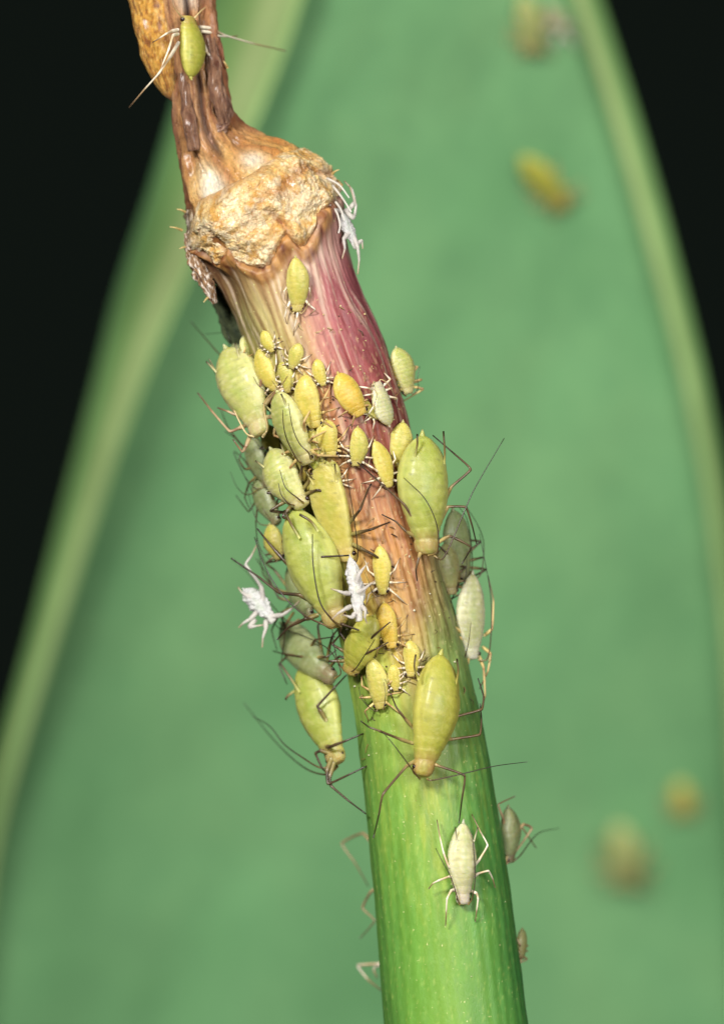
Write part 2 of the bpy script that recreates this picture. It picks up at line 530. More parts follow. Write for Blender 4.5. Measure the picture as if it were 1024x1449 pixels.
def build_pedicel():
    nth = 190
    ss = np.arange(S_MID + 4, TOT, 1.7)
    v, c = [], []
    for s in ss:
        cx, cy, hw, t, n = axis(s)
        h = s - S_UP
        for i in range(nth):
            th = -math.pi + 2 * math.pi * i / nth
            hi = upp(th)
            r = hw - 9 * smooth(hi + 12, hi - 14, s)
            k = smooth(0, 70, h)
            a = th + 0.5 * n3(th, s * 0.012, 3) + 0.0030 * h
            fold = math.sin(a * 4 + 0.6) * 0.10 + math.sin(a * 7 + 1.9 + s * 0.008) * 0.06
            crease = -0.30 * math.exp(-((th - 0.02 - 0.10 * n3(s * 0.02, 1)) / 0.10) ** 2) * smooth(20, 60, h)
            crease += -0.16 * math.exp(-((th - 0.62 - 0.12 * n3(s * 0.02, 4)) / 0.12) ** 2) * smooth(10, 60, h)
            wr = 0.07 * fr(th * 5, s * 0.02, 5.0, 4) + 0.035 * fr(th * 16, s * 0.07, 25.0, 3)
            pit = -0.10 * math.exp(-((th + 0.45) / 0.5) ** 2) * smooth(70, 15, h) * smooth(-25, 0, h)
            r *= 1 + (fold + crease) * (0.25 + 0.75 * k) + wr + pit
            v.append(sheath(s, th, r, 0.8))
            col = mix(lin((212, 160, 104)), lin((146, 92, 56)), 0.5 + 1.1 * fr(th * 6, s * 0.014, 2.0, 4))
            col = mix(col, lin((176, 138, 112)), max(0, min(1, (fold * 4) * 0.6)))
            red = smooth(0.2, 1.2, th) * smooth(20, 90, h)
            col = mix(col, lin((156, 86, 56)), 0.55 * red)
            # translucent honey-coloured base of the neck
            b = smooth(92 + 30 * n3(th * 2, 7), 8, h)
            hon = mix(lin((236, 180, 98)), lin((184, 112, 52)), 0.5 + 0.8 * fr(th * 4, s * 0.02, 8, 3))
            hon = mix(hon, lin((236, 196, 122)), smooth(-0.1, 0.5, n3(th * 2.2, s * 0.02, 15)))
            col = mix(col, hon, b * 0.95)
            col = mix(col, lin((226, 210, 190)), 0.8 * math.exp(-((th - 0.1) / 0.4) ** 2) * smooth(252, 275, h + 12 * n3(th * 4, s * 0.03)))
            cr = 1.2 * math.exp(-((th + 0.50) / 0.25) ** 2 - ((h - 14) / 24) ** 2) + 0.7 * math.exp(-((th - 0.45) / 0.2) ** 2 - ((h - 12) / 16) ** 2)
            col = mix(col, lin((252, 238, 212)), min(1, cr * 1.3))  # cream patches, whitened to paint in the glossy highlight there
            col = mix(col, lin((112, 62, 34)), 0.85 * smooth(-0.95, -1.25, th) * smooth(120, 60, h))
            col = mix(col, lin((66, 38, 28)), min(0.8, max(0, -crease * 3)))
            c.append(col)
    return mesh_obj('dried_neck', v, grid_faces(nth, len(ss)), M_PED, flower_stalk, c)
neck = build_pedicel()

def blob(name, path, mat, parent, colf, wob=0.15, flat=1.0, nth=56, nseg=10, freq=0.03, y0=0.0, seed=0.0):
    """an irregular tapered lump along a path of (px, py, half width, depth)"""
    pts = catmull(path, nseg)
    v, c = [], []
    m = len(pts)
    for j, p in enumerate(pts):
        a, b = pts[max(0, j - 1)], pts[min(m - 1, j + 1)]
        t = np.array([b[0] - a[0], b[1] - a[1]])
        t /= np.linalg.norm(t) + 1e-9
        n = np.array([-t[1], t[0]])
        for i in range(nth):
            th = 2 * math.pi * i / nth
            d = 1 + wob * fr(p[0] * freq + math.cos(th) * 1.2, p[1] * freq + math.sin(th) * 1.2, seed, 5)
            r = max(0.1, p[2] * d)
            v.append(P(p[0] + r * math.sin(th) * n[0], p[1] + r * math.sin(th) * n[1], 0) + Vector((0, p[3] + y0 - r * math.cos(th) * flat * U, 0)))
            c.append(colf(th, j / (m - 1), p, d))
    cap0 = len(v)
    v.append(sum((v[k] for k in range(nth)), Vector()) / nth)
    c.append(c[0])
    v.append(sum((v[(m - 1) * nth + k] for k in range(nth)), Vector()) / nth)
    c.append(c[-2])
    f = grid_faces(nth, m)
    for i in range(nth):
        f.append((i, cap0, (i + 1) % nth))
        f.append(((m - 1) * nth + i, (m - 1) * nth + (i + 1) % nth, cap0 + 1))
    return mesh_obj(name, v, f, mat, parent, c)

# orange withered bract beside the neck
def bract_col(th, t, p, d):
    g = fr(th * 6, p[1] * 0.06, 4, 4)
    col = mix(lin((196, 128, 40)), lin((226, 172, 78)), 0.5 + g)
    col = mix(col, lin((244, 206, 120)), 0.7 * smooth(0.1, 0.4, n3(th * 14, p[1] * 0.16, 3)))
    return mix(col, lin((140, 84, 44)), max(0.8 * smooth(0.0, -0.4, g), 0.8 * smooth(0.22, 0.0, 1 - t)))
bract = blob('withered_bract', [(206, -60, 30, 0.0), (212, -10, 31, 0.0), (217, 30, 28, -0.01), (224, 70, 25, -0.02), (232, 104, 20, -0.02), (240, 128, 12, -0.01), (246, 142, 3, 0.0)],
             M_PED, flower_stalk, bract_col, 0.14, 0.8, 72, 20, 0.03)
bract['label'] = 'orange withered bract folded against the neck'
# a brown pale-edged strand running up the right of the neck
def strand_col(th, t, p, d):
    g = fr(th * 3, p[1] * 0.05, 9, 4)
    return mix(lin((160, 120, 92)), lin((104, 66, 48)), 0.5 + g)
blob('withered_strand', [(318, 178, 7, -0.06), (313, 150, 10, -0.08), (306, 120, 11, -0.07), (303, 90, 10, -0.05), (296, 55, 10, -0.03), (290, 20, 11, -0.02), (286, -40, 11, 0)],
     M_PED, flower_stalk, strand_col, 0.3, 0.8, 28, 12, 0.05)
blob('withered_strand', [(296, 226, 3, -0.055), (300, 206, 7, -0.06), (309, 186, 10, -0.06), (318, 168, 10, -0.055), (320, 148, 8, -0.05), (314, 128, 4, -0.05)],
     M_PED, flower_stalk, lambda th, t, p, d: mix(lin((190, 150, 126)), lin((112, 72, 52)), 0.5 + fr(th * 3, p[1] * 0.06, 3, 3)), 0.5, 0.6, 32, 12, 0.06)
blob('withered_strand', [(276, 215, 8, -0.08), (270, 180, 10, -0.08), (266, 150, 9, -0.06), (262, 120, 8, -0.05), (258, 96, 6, -0.04)],
     M_PED, flower_stalk, strand_col, 0.25, 0.7, 24, 12, 0.05)
# grey crumbling flake under the left of the crust and a lump painted dark for the stalk's shaded underside
def flake_col(th, t, p, d):
    g = fr(th * 5 + p[0] * 0.05, p[1] * 0.09, 6, 4)
    col = mix(lin((96, 68, 48)), lin((164, 128, 88)), 0.5 + g)
    return mix(col, lin((226, 216, 204)), smooth(0.12, 0.4, g))
blob('bark_flake', [(264, 330, 3, -0.02), (269, 348, 7, -0.03), (279, 372, 10, -0.04), (290, 396, 10, -0.04), (299, 415, 7, -0.03), (304, 430, 3, -0.02)],
     M_DARK, flower_stalk, flake_col, 0.7, 0.8, 56, 14, 0.09)
def stub_col(th, t, p, d):
    g = fr(th * 4, p[1] * 0.05, 16, 4)
    return mix(lin((52, 62, 44)), lin((84, 92, 62)), 0.5 + g)
blob('shaded_stub', [(312, 400, 18, 0.09), (322, 425, 21, 0.10), (330, 452, 20, 0.11), (335, 476, 15, 0.11), (338, 492, 5, 0.11)],
     M_DARK, flower_stalk, stub_col, 0.25, 1.0, 48, 12, 0.04)
# torn pale fibres at the crust's right edge and frayed specks on its left
def fibre(pts, r, col, d=-0.05):
    tube_px('torn_fibre', pts, r, col, flower_stalk, M_WHITE)

# ------------------------------------------------------------------ tubes for limbs
def tube(name, pts, r0, r1, cols, parent, mat, sub=5, sides=7, knob=None):
    """pts: world points; smooth path; radius r0 -> r1; cols: list of colours along it"""
    path = [Vector(p) for p in catmull([tuple(p) for p in pts], sub)]
    m = len(path)
    v, c = [], []
    up = Vector((0.3, -0.8, 0.5))
    for j, p in enumerate(path):
        t = (path[min(m - 1, j + 1)] - path[max(0, j - 1)])
        if t.length < 1e-9:
            t = Vector((0, 0, 1))
        t.normalize()
        a = t.cross(up)
        if a.length < 1e-4:
            a = t.cross(Vector((1, 0, 0)))
        a.normalize()
        b = t.cross(a)
        q = j / (m - 1)
        r = r0 + (r1 - r0) * q
        if knob:
            for kq, kr, kw in knob:
                r *= 1 + kr * math.exp(-((q - kq) / kw) ** 2)
        for i in range(sides):
            th = 2 * math.pi * i / sides
            v.append(p + (a * math.cos(th) + b * math.sin(th)) * r)
        fq = q * (len(cols) - 1)
        k = min(int(fq), len(cols) - 2)
        cc = mix(cols[k], cols[k + 1], fq - k)
        c += [cc] * sides
    f = grid_faces(sides, m)
    f.append(tuple(range(sides)))
    f.append(tuple(reversed(range((m - 1) * sides, m * sides))))
    return mesh_obj(name, v, f, mat, parent, c)

for pts in ([(470, 262), (484, 280), (497, 300)], [(462, 252), (480, 262), (494, 280)], [(474, 285), (482, 296), (487, 312)], [(466, 290), (476, 300), (481, 318), (479, 330)]):
    tube('torn_fibre', [P(x, y, -0.10) for x, y in pts], 0.0042, 0.0022, [lin((225, 215, 200)), lin((240, 235, 225))], flower_stalk, M_WHITE)
for a, b in (((262, 300), (250, 296)), ((258, 326), (240, 321)), ((264, 350), (254, 352)), ((296, 420), (288, 428)), ((470, 246), (480, 240)), ((322, 96), (316, 86))):
    tube('torn_fibre', [P(*a, -0.03), P((a[0] + b[0]) / 2, (a[1] + b[1]) / 2 - 1, -0.04), P(*b, -0.04)], 0.004, 0.0012, [lin((200, 160, 90)), lin((235, 205, 140))], flower_stalk, M_WHITE)

# ------------------------------------------------------------------ surfaces to stand on
bpy.context.view_layer.update()
def bvh_of(objs):
    V, F = [], []
    for o in objs:
        k = len(V)
        V += [o.matrix_world @ x.co for x in o.data.vertices]
        F += [tuple(i + k for i in p.vertices) for p in o.data.polygons]
    return BVHTree.FromPolygons(V, F)
BV_STEM = bvh_of([stalk, scar, neck, bract])
BV_LEAF = bvh_of([blade, mg1, mg2])

def hit(px, py, bv):
    d = (P(px, py, 0) - CAM).normalized()
    h = bv.ray_cast(CAM, d)
    return (h[0], h[1]) if h[0] is not None else (None, None)

# ------------------------------------------------------------------ aphids
PROF_A = [(0, 0), (.012, .17), (.04, .36), (.11, .64), (.22, .88), (.36, 1.0), (.5, .98), (.62, .85), (.72, .69), (.79, .58), (.83, .52), (.86, .47), (.885, .47), (.92, .48), (.96, .43), (.985, .33), (1, 0)]
PROF_N = [(0, 0), (.02, .26), (.08, .56), (.2, .87), (.34, 1.0), (.5, .98), (.64, .90), (.76, .80), (.85, .70), (.885, .62), (.92, .61), (.96, .56), (.988, .46), (1, 0)]
SN = 84
S_RINGS = [0.5 - 0.5 * math.cos(math.pi * (0.02 + 0.96 * i / (SN - 1))) for i in range(SN)]
def prof(tab, s):
    xs, ysv = [p[0] for p in tab], [p[1] for p in tab]
    if s < 0.05 or s > 0.95:
        return float(np.interp(s, xs, ysv))
    return float(np.mean([np.interp(s + k, xs, ysv) for k in (-.025, -.0125, 0, .0125, .025)]))
PA = [prof(PROF_A, s) for s in S_RINGS]
PN = [prof(PROF_N, s) for s in S_RINGS]

EYE = lin((46, 26, 22))
PAL = {   # abdomen, flank, head
    'green': (lin((172, 178, 84)), lin((192, 194, 112)), lin((184, 160, 98))),
    'olive': (lin((176, 174, 72)), lin((192, 186, 92)), lin((178, 146, 84))),
    'pale': (lin((190, 190, 110)), lin((212, 208, 146)), lin((200, 184, 132))),
    'cream': (lin((206, 202, 152)), lin((220, 216, 176)), lin((212, 196, 172))),
    'ivory': (lin((196, 194, 140)), lin((224, 218, 184)), lin((232, 222, 204))),
    'yellow': (lin((214, 194, 90)), lin((222, 208, 120)), lin((210, 184, 106))),
    'lemon': (lin((200, 188, 92)), lin((212, 202, 118)), lin((204, 180, 112))),
    'orange': (lin((218, 182, 70)), lin((226, 200, 104)), lin((212, 172, 86))),
    'grey': (lin((162, 168, 114)), lin((178, 182, 136)), lin((150, 130, 98))),
    'brown': (lin((172, 168, 106)), lin((184, 176, 126)), lin((166, 142, 102))),
    'straw': (lin((186, 180, 140)), lin((196, 188, 150)), lin((186, 172, 134))),
    'beige': (lin((172, 178, 114)), lin((182, 184, 124)), lin((172, 158, 104))),
    'white': (lin((224, 220, 220)), lin((238, 234, 230)), lin((222, 214, 208))),
}
LEG_PALE = [lin((206, 190, 120)), lin((202, 176, 112)), lin((150, 112, 70)), lin((206, 182, 124)), lin((196, 164, 110)), lin((110, 80, 52)), lin((58, 42, 32))]
LEG_DARK = [lin((150, 140, 80)), lin((110, 92, 56)), lin((56, 42, 30)), lin((84, 66, 44)), lin((70, 54, 38)), lin((60, 44, 32)), lin((40, 30, 24))]
LEG_WHITE = [lin((226, 214, 190))] * 2 + [lin((206, 180, 140)), lin((236, 226, 206)), lin((230, 216, 190)), lin((170, 140, 104)), lin((90, 70, 54))]
LEG_ROSE = [lin((188, 172, 124)), lin((176, 152, 112)), lin((134, 98, 74)), lin((192, 166, 130)), lin((180, 152, 118)), lin((150, 112, 86)), lin((80, 60, 48))]
LEG_MIXED = [lin((176, 164, 104)), lin((166, 144, 92)), lin((84, 64, 44)), lin((104, 84, 56)), lin((80, 62, 44)), lin((52, 40, 30)), lin((40, 30, 24))]
LEG_SNOW = [lin((214, 206, 198))] * 5 + [lin((204, 190, 170)), lin((180, 156, 124))]
ANT_DARK = [lin((150, 128, 76)), lin((84, 64, 42)), lin((52, 42, 32)), lin((46, 40, 32)), lin((40, 36, 30))]
ANT_PALE = [lin((210, 190, 140)), lin((196, 172, 120)), lin((150, 124, 84)), lin((110, 90, 62))]
LEGS = {'pale': LEG_PALE, 'dark': LEG_DARK, 'white': LEG_WHITE, 'rose': LEG_ROSE, 'snow': LEG_SNOW, 'mixed': LEG_MIXED}

def aphid(label, tail, head, wpx, pal='green', on='stem', nymph=0.0, d=None, n=None, legs=None, ants=None, leg='pale', ant='dark', auto_legs=True,
          auto_ants=True, corn=True, lift=0.42, tall=0.62, name='aphid', cat='aphid', group='aphids on the flower stalk', legscale=1.0, skin=None,
          limb=None, eyes=True, seed=None, limb_r=1.0, custom_corn=None, crumple=0.0, back=False):
    rr = random.Random(seed if seed is not None else hash((tail, head)) & 0xffff)
    W = wpx * U
    if on == 'leaf':
        tall *= 0.7
    bv = BV_STEM if on == 'stem' else BV_LEAF
    mx_, my_ = (tail[0] + head[0]) / 2, (tail[1] + head[1]) / 2
    if d is None:
        # sample the surface under the body
        hs = [hit(tail[0] + (head[0] - tail[0]) * q, tail[1] + (head[1] - tail[1]) * q, bv) for q in (0.25, 0.5, 0.75)]
        hs = [h for h in hs if h[0] is not None]
        if not hs:
            q = bv.find_nearest(P(mx_, my_, -0.02))
            hs = [(P(mx_, my_, q[0].y), q[1])]
        pos = sum((h[0] for h in hs), Vector()) / len(hs)
        nn = sum((h[1] for h in hs), Vector()).normalized()
    else:
        pos = P(mx_, my_, d)
        nn = Vector(n).normalized() if n else Vector((0, -1, 0))
    view = (CAM - pos).normalized()
    if n:
        nn = Vector(n).normalized()
    if nn.dot(view) < 0 and not back:
        nn = -nn
    lim = 0.62
    npl = nn.copy()
    while npl.dot(view) < lim:
        npl = (npl + view * 0.08).normalized()
    H = W * tall
    base = pos + nn * (H * lift)                    # plane through the body's middle
    def on_plane(px, py, h=0.0):
        o = base + npl * (h * U)
        r = (P(px, py, 0) - CAM).normalized()
        k = (o - CAM).dot(npl) / r.dot(npl)
        return CAM + r * k
    T, Hd = on_plane(*tail), on_plane(*head)
    X = (Hd - T)
    Lg = X.length
    X.normalize()
    Z = (nn - X * nn.dot(X)).normalized()
    Y = Z.cross(X)
    mid = (T + Hd) / 2
    if group and on == 'leaf':
        group = 'aphids on the broad leaf'
    e = thing(name, label, cat, mid - Z * H * 0.45, group)
    def W3(x, y, z):
        return mid + X * x + Y * y + Z * z
    skin = skin or (M_GLASSY if pal in ('grey', 'ivory', 'brown') else M_BODY)
    limb = limb or M_LIMB
    ca, cf, ch = (PAL[pal] if pal == 'white' else [tuple(x * 0.95 for x in c_) for c_ in PAL[pal]])
    nth = 40
    v, c = [], []
    bend = rr.uniform(-0.07, 0.07)
    wp, dent, fatten = rr.uniform(-0.25, 0.12), rr.uniform(0.04, 0.11), rr.uniform(0.92, 1.06)
    sd = rr.uniform(0, 100)
    for j, s in enumerate(S_RINGS):
        sw = s + wp * s * (1 - s) * smooth(1.0, 0.5, s)
        r = (float(np.interp(sw, S_RINGS, PA)) * (1 - nymph) + float(np.interp(sw, S_RINGS, PN)) * nymph) * fatten
        x = (s - 0.5) * Lg
        sq = (s * 12) % 1.0
        furrow = math.exp(-((sq - 0.5) / 0.16) ** 2) * smooth(0.06, 0.16, s) * smooth(0.70, 0.62, s)
        sgm = 2.2 if pal in ('pale', 'cream', 'ivory') else 1.0
        segm = 1 - (0.007 + 0.005 * nymph) * sgm * furrow
        for g, gw in ((0.675, 0.009), (0.765, 0.009), (0.862, 0.010)):
            segm *= 1 - (0.09 if g > 0.8 else 0.045) * math.exp(-((s - g) / gw) ** 2)
        hw = 0.5 * W * r * segm
        hz = 0.5 * H * (r ** 0.85) * segm
        yb = bend * Lg * math.sin(math.pi * s)
        zc = -0.10 * H * smooth(0.6, 1.0, s)
        for i in range(nth):
            th = 2 * math.pi * i / nth
            cy_, sz = math.cos(th), math.sin(th)
            yy = math.copysign(abs(cy_) ** 0.92, cy_) * hw
            zz = (math.copysign(abs(sz) ** 0.92, sz)) * hz * (1.0 if sz > 0 else 0.72) + zc
            lumpy = 1 + dent * n3(s * 3.2 + sd, cy_ * 1.2, sz * 1.2 + sd) + (0.022 + crumple) * n3(s * 9 + sd, cy_ * 2.5, sz * 2.5) + (0.012 + crumple) * n3(s * 26 + sd, cy_ * 6, sz * 6)
            # side pleat that sets the back off from the belly
            lumpy -= 0.03 * math.exp(-((abs(cy_) - 0.80) / 0.05) ** 2) * (sz > 0) * smooth(0.08, 0.2, s) * smooth(0.75, 0.6, s)
            v.append(W3(x, yb + yy * lumpy, zz * lumpy))
            col = mix(ca, cf, smooth(0.45, 0.95, abs(cy_)) * 0.8)
            col = mix(col, ch, smooth(0.74, 0.92, s) * (1 - 0.45 * nymph))
            col = mix(col, tuple(x_ * y_ for x_, y_ in zip(ca, (0.78, 0.92, 0.7))), 0.55 * math.exp(-(cy_ / 0.14) ** 2) * (sz > 0) * smooth(0.75, 0.55, s) * smooth(0.05, 0.2, s))
            mt = n3(s * 7 + sd, cy_ * 2, sz * 2)
            mf = n3(s * 24 + sd, cy_ * 7, sz * 7)
            col = mix(col, tuple(x_ * y_ for x_, y_ in zip(ca, (0.72, 0.90, 0.62))), max(0, min(0.6, 0.8 * mt)))
            col = mix(col, tuple(min(0.85, x_ * y_) for x_, y_ in zip(cf, (1.12, 1.10, 1.35))), max(0, min(0.55, 0.9 * mf)))
            col = mix(col, tuple(x_ * 0.72 for x_ in col), (0.14 + 0.08 * nymph) * sgm * furrow * (sz > -0.2))
            col = mix(col, tuple(min(0.85, x_ * 1.22) for x_ in cf), 0.55 * math.exp(-((abs(cy_) - 0.93) / 0.06) ** 2) * smooth(0.8, 0.6, s))  # pale rim gleam along both flanks, painted into the skin colour
            # row of dark pores along each flank
            dot = math.exp(-((abs(cy_) - 0.55) / 0.10) ** 2) * max(0, math.cos(2 * math.pi * s * 9)) ** 8 * (sz > 0) * smooth(0.1, 0.2, s) * smooth(0.7, 0.6, s)
            col = mix(col, tuple(x_ * 0.4 for x_ in col), 0.8 * dot)
            c.append(col)
    f = [tuple(reversed(q)) for q in grid_faces(nth, SN)]
    k = len(v)
    v += [W3(-0.5 * Lg, 0, 0), W3(0.5 * Lg, 0, -0.10 * H)]
    c += [c[0], c[-1]]
    for i in range(nth):
        f.append((i, (i + 1) % nth, k))
        f.append(((SN - 1) * nth + i, k + 1, (SN - 1) * nth + (i + 1) % nth))
    mesh_obj('body', v, f, skin, e, c)
    rl = limb_r * (0.85 if pal == 'grey' or leg == 'mixed' else 1.0) * max(0.0024, 0.0024 + (W - 0.05) * 0.024)
    lc = LEGS[leg]
    # legs
    def leg_tube(pts):
        out = [pts[0]]
        for a_, b_, c_ in zip(pts, pts[1:], pts[2:]):
            out += [b_.lerp(a_, 0.14), b_.lerp(c_, 0.14)]
        pts = out + [pts[-1]]
        tube('leg', pts, rl * 1.2, rl * 0.45, lc, e, limb, 3, 7, ((0.12, 0.35, 0.12), (0.47, 0.25, 0.05)))
    if auto_legs:
        hwn = 0.5 * W
        specs = [(0.33, 0.30, 0.17, 1.35), (0.25, 0.00, 0.10, 1.65), (0.17, -0.34, 0.16, 1.45)]
        for sx, fx, kz, out in specs:
            for sd_ in (1, -1):
                if auto_legs is not True and sd_ not in auto_legs:
                    continue
                jx, jo = rr.uniform(-0.08, 0.08), rr.uniform(0.8, 1.15)
                ls = legscale
                p0 = W3(sx * Lg, sd_ * hwn * 0.32, -0.22 * H)
                reach = hwn * out * jo * ls + 0.10 * Lg * ls
                foot = W3((sx + fx * ls + jx) * Lg, sd_ * reach, -0.55 * H)
                knee = W3((sx + fx * 0.45 * ls + jx * 0.5) * Lg, sd_ * reach * 0.72, (0.05 + kz) * H)
                q = bv.find_nearest(foot, 0.16)
                if q[0] is not None:
                    foot = q[0] + q[1] * rl * 0.5
                tar = foot + (foot - knee).normalized() * rl * 4
                q2 = bv.find_nearest(tar, 0.1)
                if q2[0] is not None:
                    tar = q2[0] + q2[1] * rl * 0.4
                leg_tube([p0, p0.lerp(knee, 0.55) + Z * 0.03 * H, knee, knee.lerp(foot, 0.5), foot, tar])
    for pts in legs or []:
        pp = [on_plane(*(q if len(q) == 3 else (q[0], q[1], 0))) for q in pts]
        leg_tube(pp)
    ac = ANT_DARK if ant == 'dark' else (LEG_SNOW if ant == 'snow' else ANT_PALE)
    if auto_ants:
        for sd_ in (1, -1):
            if auto_ants is not True and sd_ not in auto_ants:
                continue
            j1, j2 = rr.uniform(0.75, 1.2), rr.uniform(0.7, 1.2)
            al = 0.55 if nymph > 0.5 else 1.0
            pts = [W3(.475 * Lg, sd_ * .12 * W, 0.0), W3(.52 * Lg, sd_ * .20 * W, .10 * H), W3(.42 * Lg, sd_ * .42 * W * j1, .34 * H),
                   W3((.42 - .35 * al) * Lg, sd_ * .58 * W * j2, .48 * H), W3((.42 - .75 * al) * Lg, sd_ * .70 * W * j1, .52 * H)]
            tube('antenna', pts, rl * 0.62, rl * 0.26, ac, e, limb, 5, 6)
    for pts in ants or []:
        pp = [on_plane(*(q if len(q) == 3 else (q[0], q[1], 0))) for q in pts]
        tube('antenna', pp, rl * 0.66, rl * 0.26, ac, e, limb, 6, 6, ((0.05, 0.5, 0.05),))
    if corn:
        cl = 0.5 if nymph > 0.5 else 1.0
        for sd_ in (1, -1):
            p0 = W3(-0.27 * Lg, sd_ * 0.30 * W, 0.27 * H)
            p1 = W3((-0.27 - 0.17 * cl) * Lg, sd_ * 0.40 * W, 0.44 * H)
            tube('cornicle', [p0, p0.lerp(p1, 0.5), p1], rl * 0.85, rl * 0.6, [cf, mix(cf, lin((90, 70, 40)), 0.5), lin((46, 36, 26))] if nymph < 0.5 else [cf, cf, lin((140, 110, 50))], e, limb, 4, 8)
    for pts in custom_corn or []:
        pp = [on_plane(*q) for q in pts]
        tube('cornicle', pp, rl * 0.9, rl * 0.7, [cf, lin((110, 92, 50)), lin((46, 36, 26))], e, limb, 4, 8)
    # tail tip
    tube('cauda', [W3(-.478 * Lg, 0, 0), W3(-.51 * Lg, 0, .03 * H), W3(-.545 * Lg, 0, .07 * H)], 0.06 * W, 0.02 * W, [ca, cf], e, skin, 4, 10, ((0.4, 0.3, 0.3),))
    if eyes:
        hr = (0.43 * (1 - nymph) + 0.56 * nymph) * 0.5 * W
        for sd_ in (1, -1):
            r = (0.030 + 0.025 * nymph) * W + 0.0024
            ctr = W3(.425 * Lg, sd_ * hr * 0.90, -0.03 * H)
            vv, ff = [], []
            for a in range(7):
                pa = math.pi * (a + 0.5) / 7
                for b in range(10):
                    tb = 2 * math.pi * b / 10
                    vv.append(ctr + Vector((math.sin(pa) * math.cos(tb), math.sin(pa) * math.sin(tb), math.cos(pa))) * r)
            ff = grid_faces(10, 7) + [tuple(range(10)), tuple(reversed(range(60, 70)))]
            mesh_obj('eye', vv, [tuple(reversed(q)) for q in ff], M_EYE, e, [EYE] * len(vv))
    return e

# --- on the neck and just under the crust
aphid('yellow-green aphid head up on the dried brown neck', (270, 110), (267, 22), 49, 'olive', nymph=0.75, corn=False, leg='white', ant='pale', auto_legs=False, auto_ants=False, lift=0.55,
      legs=[[(252, 42, 0), (243, 44, 2), (235, 48, 6), (226, 54, 3), (216, 60, 0)], [(252, 48, -2), (245, 50, 6), (239, 70, 8), (230, 92, 4), (224, 108, 0)],
            [(253, 60, -4), (240, 82, 2), (225, 104, 4), (205, 126, 4), (183, 152, 4)], [(284, 44, 0), (298, 46, 5), (310, 51, 8), (324, 52, 3), (336, 51, 0)],
            [(282, 38, 0), (300, 40, 6), (318, 50, 4), (360, 62, 2), (404, 72, 2)], [(288, 62, -3), (293, 74, 4), (300, 82, 4), (313, 88, 0)]],
      ants=[[(275, 26, 0), (284, 16, 4), (294, 8, 4), (303, 2, 2)], [(260, 26, 0), (252, 18, 4), (246, 8, 4), (244, -8, 2)]])
aphid('slim yellow aphid just under the scalloped crust', (418, 364), (420, 442), 31, 'lemon', nymph=0.6, leg='white', ant='pale', legscale=0.8, auto_legs=False, corn=False,
      legs=[[(412, 424, -3), (406, 436, 2), (403, 448, 0), (406, 458, -6)], [(428, 420, -3), (438, 432, 2), (446, 438, 0), (438, 446, -5)], [(422, 436, -4), (420, 450, 2), (417, 462, 0), (415, 476, -6)],
            [(408, 405, -4), (402, 412, 1), (404, 425, -5)], [(430, 402, -4), (438, 408, 1), (440, 422, -5)]])

# --- left flank, upper
aphid('large pale green aphid bulging off the left edge below the dark shaded stub', (320, 493), (368, 616), 68, 'pale', d=-0.02, n=(-0.55, -0.80, 0.1), leg='rose', auto_legs=(1,), corn=True,
      legs=[[(350, 590, -5), (336, 588, 4), (322, 582, 8), (308, 577, -4)], [(352, 600, -8), (338, 606, 4), (325, 611, 8), (300, 582, 4), (280, 556, -2)], [(356, 612, -8), (348, 632, 4), (343, 640, 2), (330, 622, -4)]],
      ants=[[(372, 618, 0), (378, 605, 12), (374, 570, 22), (398, 545, 22), (407, 532, 22)], [(360, 618, 0), (346, 610, 10), (322, 560, 12), (308, 530, 12), (296, 508, 12)]], auto_ants=False, ant='pale')
aphid('small pale green aphid squeezed above the large aphid on the left edge', (344, 476), (352, 522), 25, 'pale', nymph=0.7, leg='pale', corn=False)
aphid('bright yellow young aphid between cream fibres below the stub', (366, 494), (391, 553), 29, 'yellow', nymph=0.85, leg='white', corn=False)
aphid('small yellow young aphid half hidden on the cream fibres', (398, 512), (408, 556), 22, 'lemon', nymph=0.85, leg='white', corn=False)
aphid('golden yellow young aphid beside the pale striped aphid', (431, 530), (447, 606), 36, 'yellow', nymph=0.9, leg='pale', corn=False)
aphid('orange-yellow young aphid on the red bark', (478, 528), (512, 588), 38, 'orange', nymph=1.0, leg='pale', corn=False, auto_ants=False, legscale=0.6)
aphid('cream aphid head up on red bark with dark eye showing', (550, 602), (533, 540), 32, 'cream', nymph=0.7, leg='white', ant='pale', corn=False)
aphid('pale olive aphid clinging to the right edge of the red bark', (560, 492), (578, 558), 34, 'pale', nymph=0.55, leg='pale', d=0.02, n=(0.5, -0.85, 0.1), ant='dark', corn=False)
aphid('pale green aphid with two dark stripes where its antennae lie back', (393, 554), (436, 658), 54, 'pale', leg='pale', auto_ants=False, nymph=0.35,
      ants=[[(440, 650, 5), (436, 640, 24), (424, 628, 28), (414, 605, 30), (408, 570, 30)], [(426, 655, 5), (420, 650, 18), (406, 622, 28), (401, 600, 30), (400, 580, 30)]])
aphid('round yellow-orange young aphid tucked beside the striped aphid', (462, 594), (469, 646), 33, 'yellow', nymph=0.95, leg='pale', corn=False)
aphid('narrow yellow young aphid on brown bark below the orange one', (506, 604), (503, 660), 27, 'lemon', nymph=0.85, leg='white', corn=False)
aphid('slim yellow young aphid crossed by a long pale leg', (530, 624), (551, 690), 29, 'yellow', nymph=0.85, leg='white', corn=False)
aphid('pale yellow aphid half behind the big round green aphid', (570, 597), (566, 672), 36, 'lemon', nymph=0.6, leg='pale', d=-0.10, corn=False)
aphid('tiny lemon young aphid in the gap under the round yellow-orange one', (470, 652), (480, 692), 22, 'lemon', nymph=0.9, leg='white', corn=False)
aphid('tiny yellow young aphid between the golden one and the slim aphid', (448, 508), (458, 546), 19, 'yellow', nymph=0.9, leg='white', corn=False)
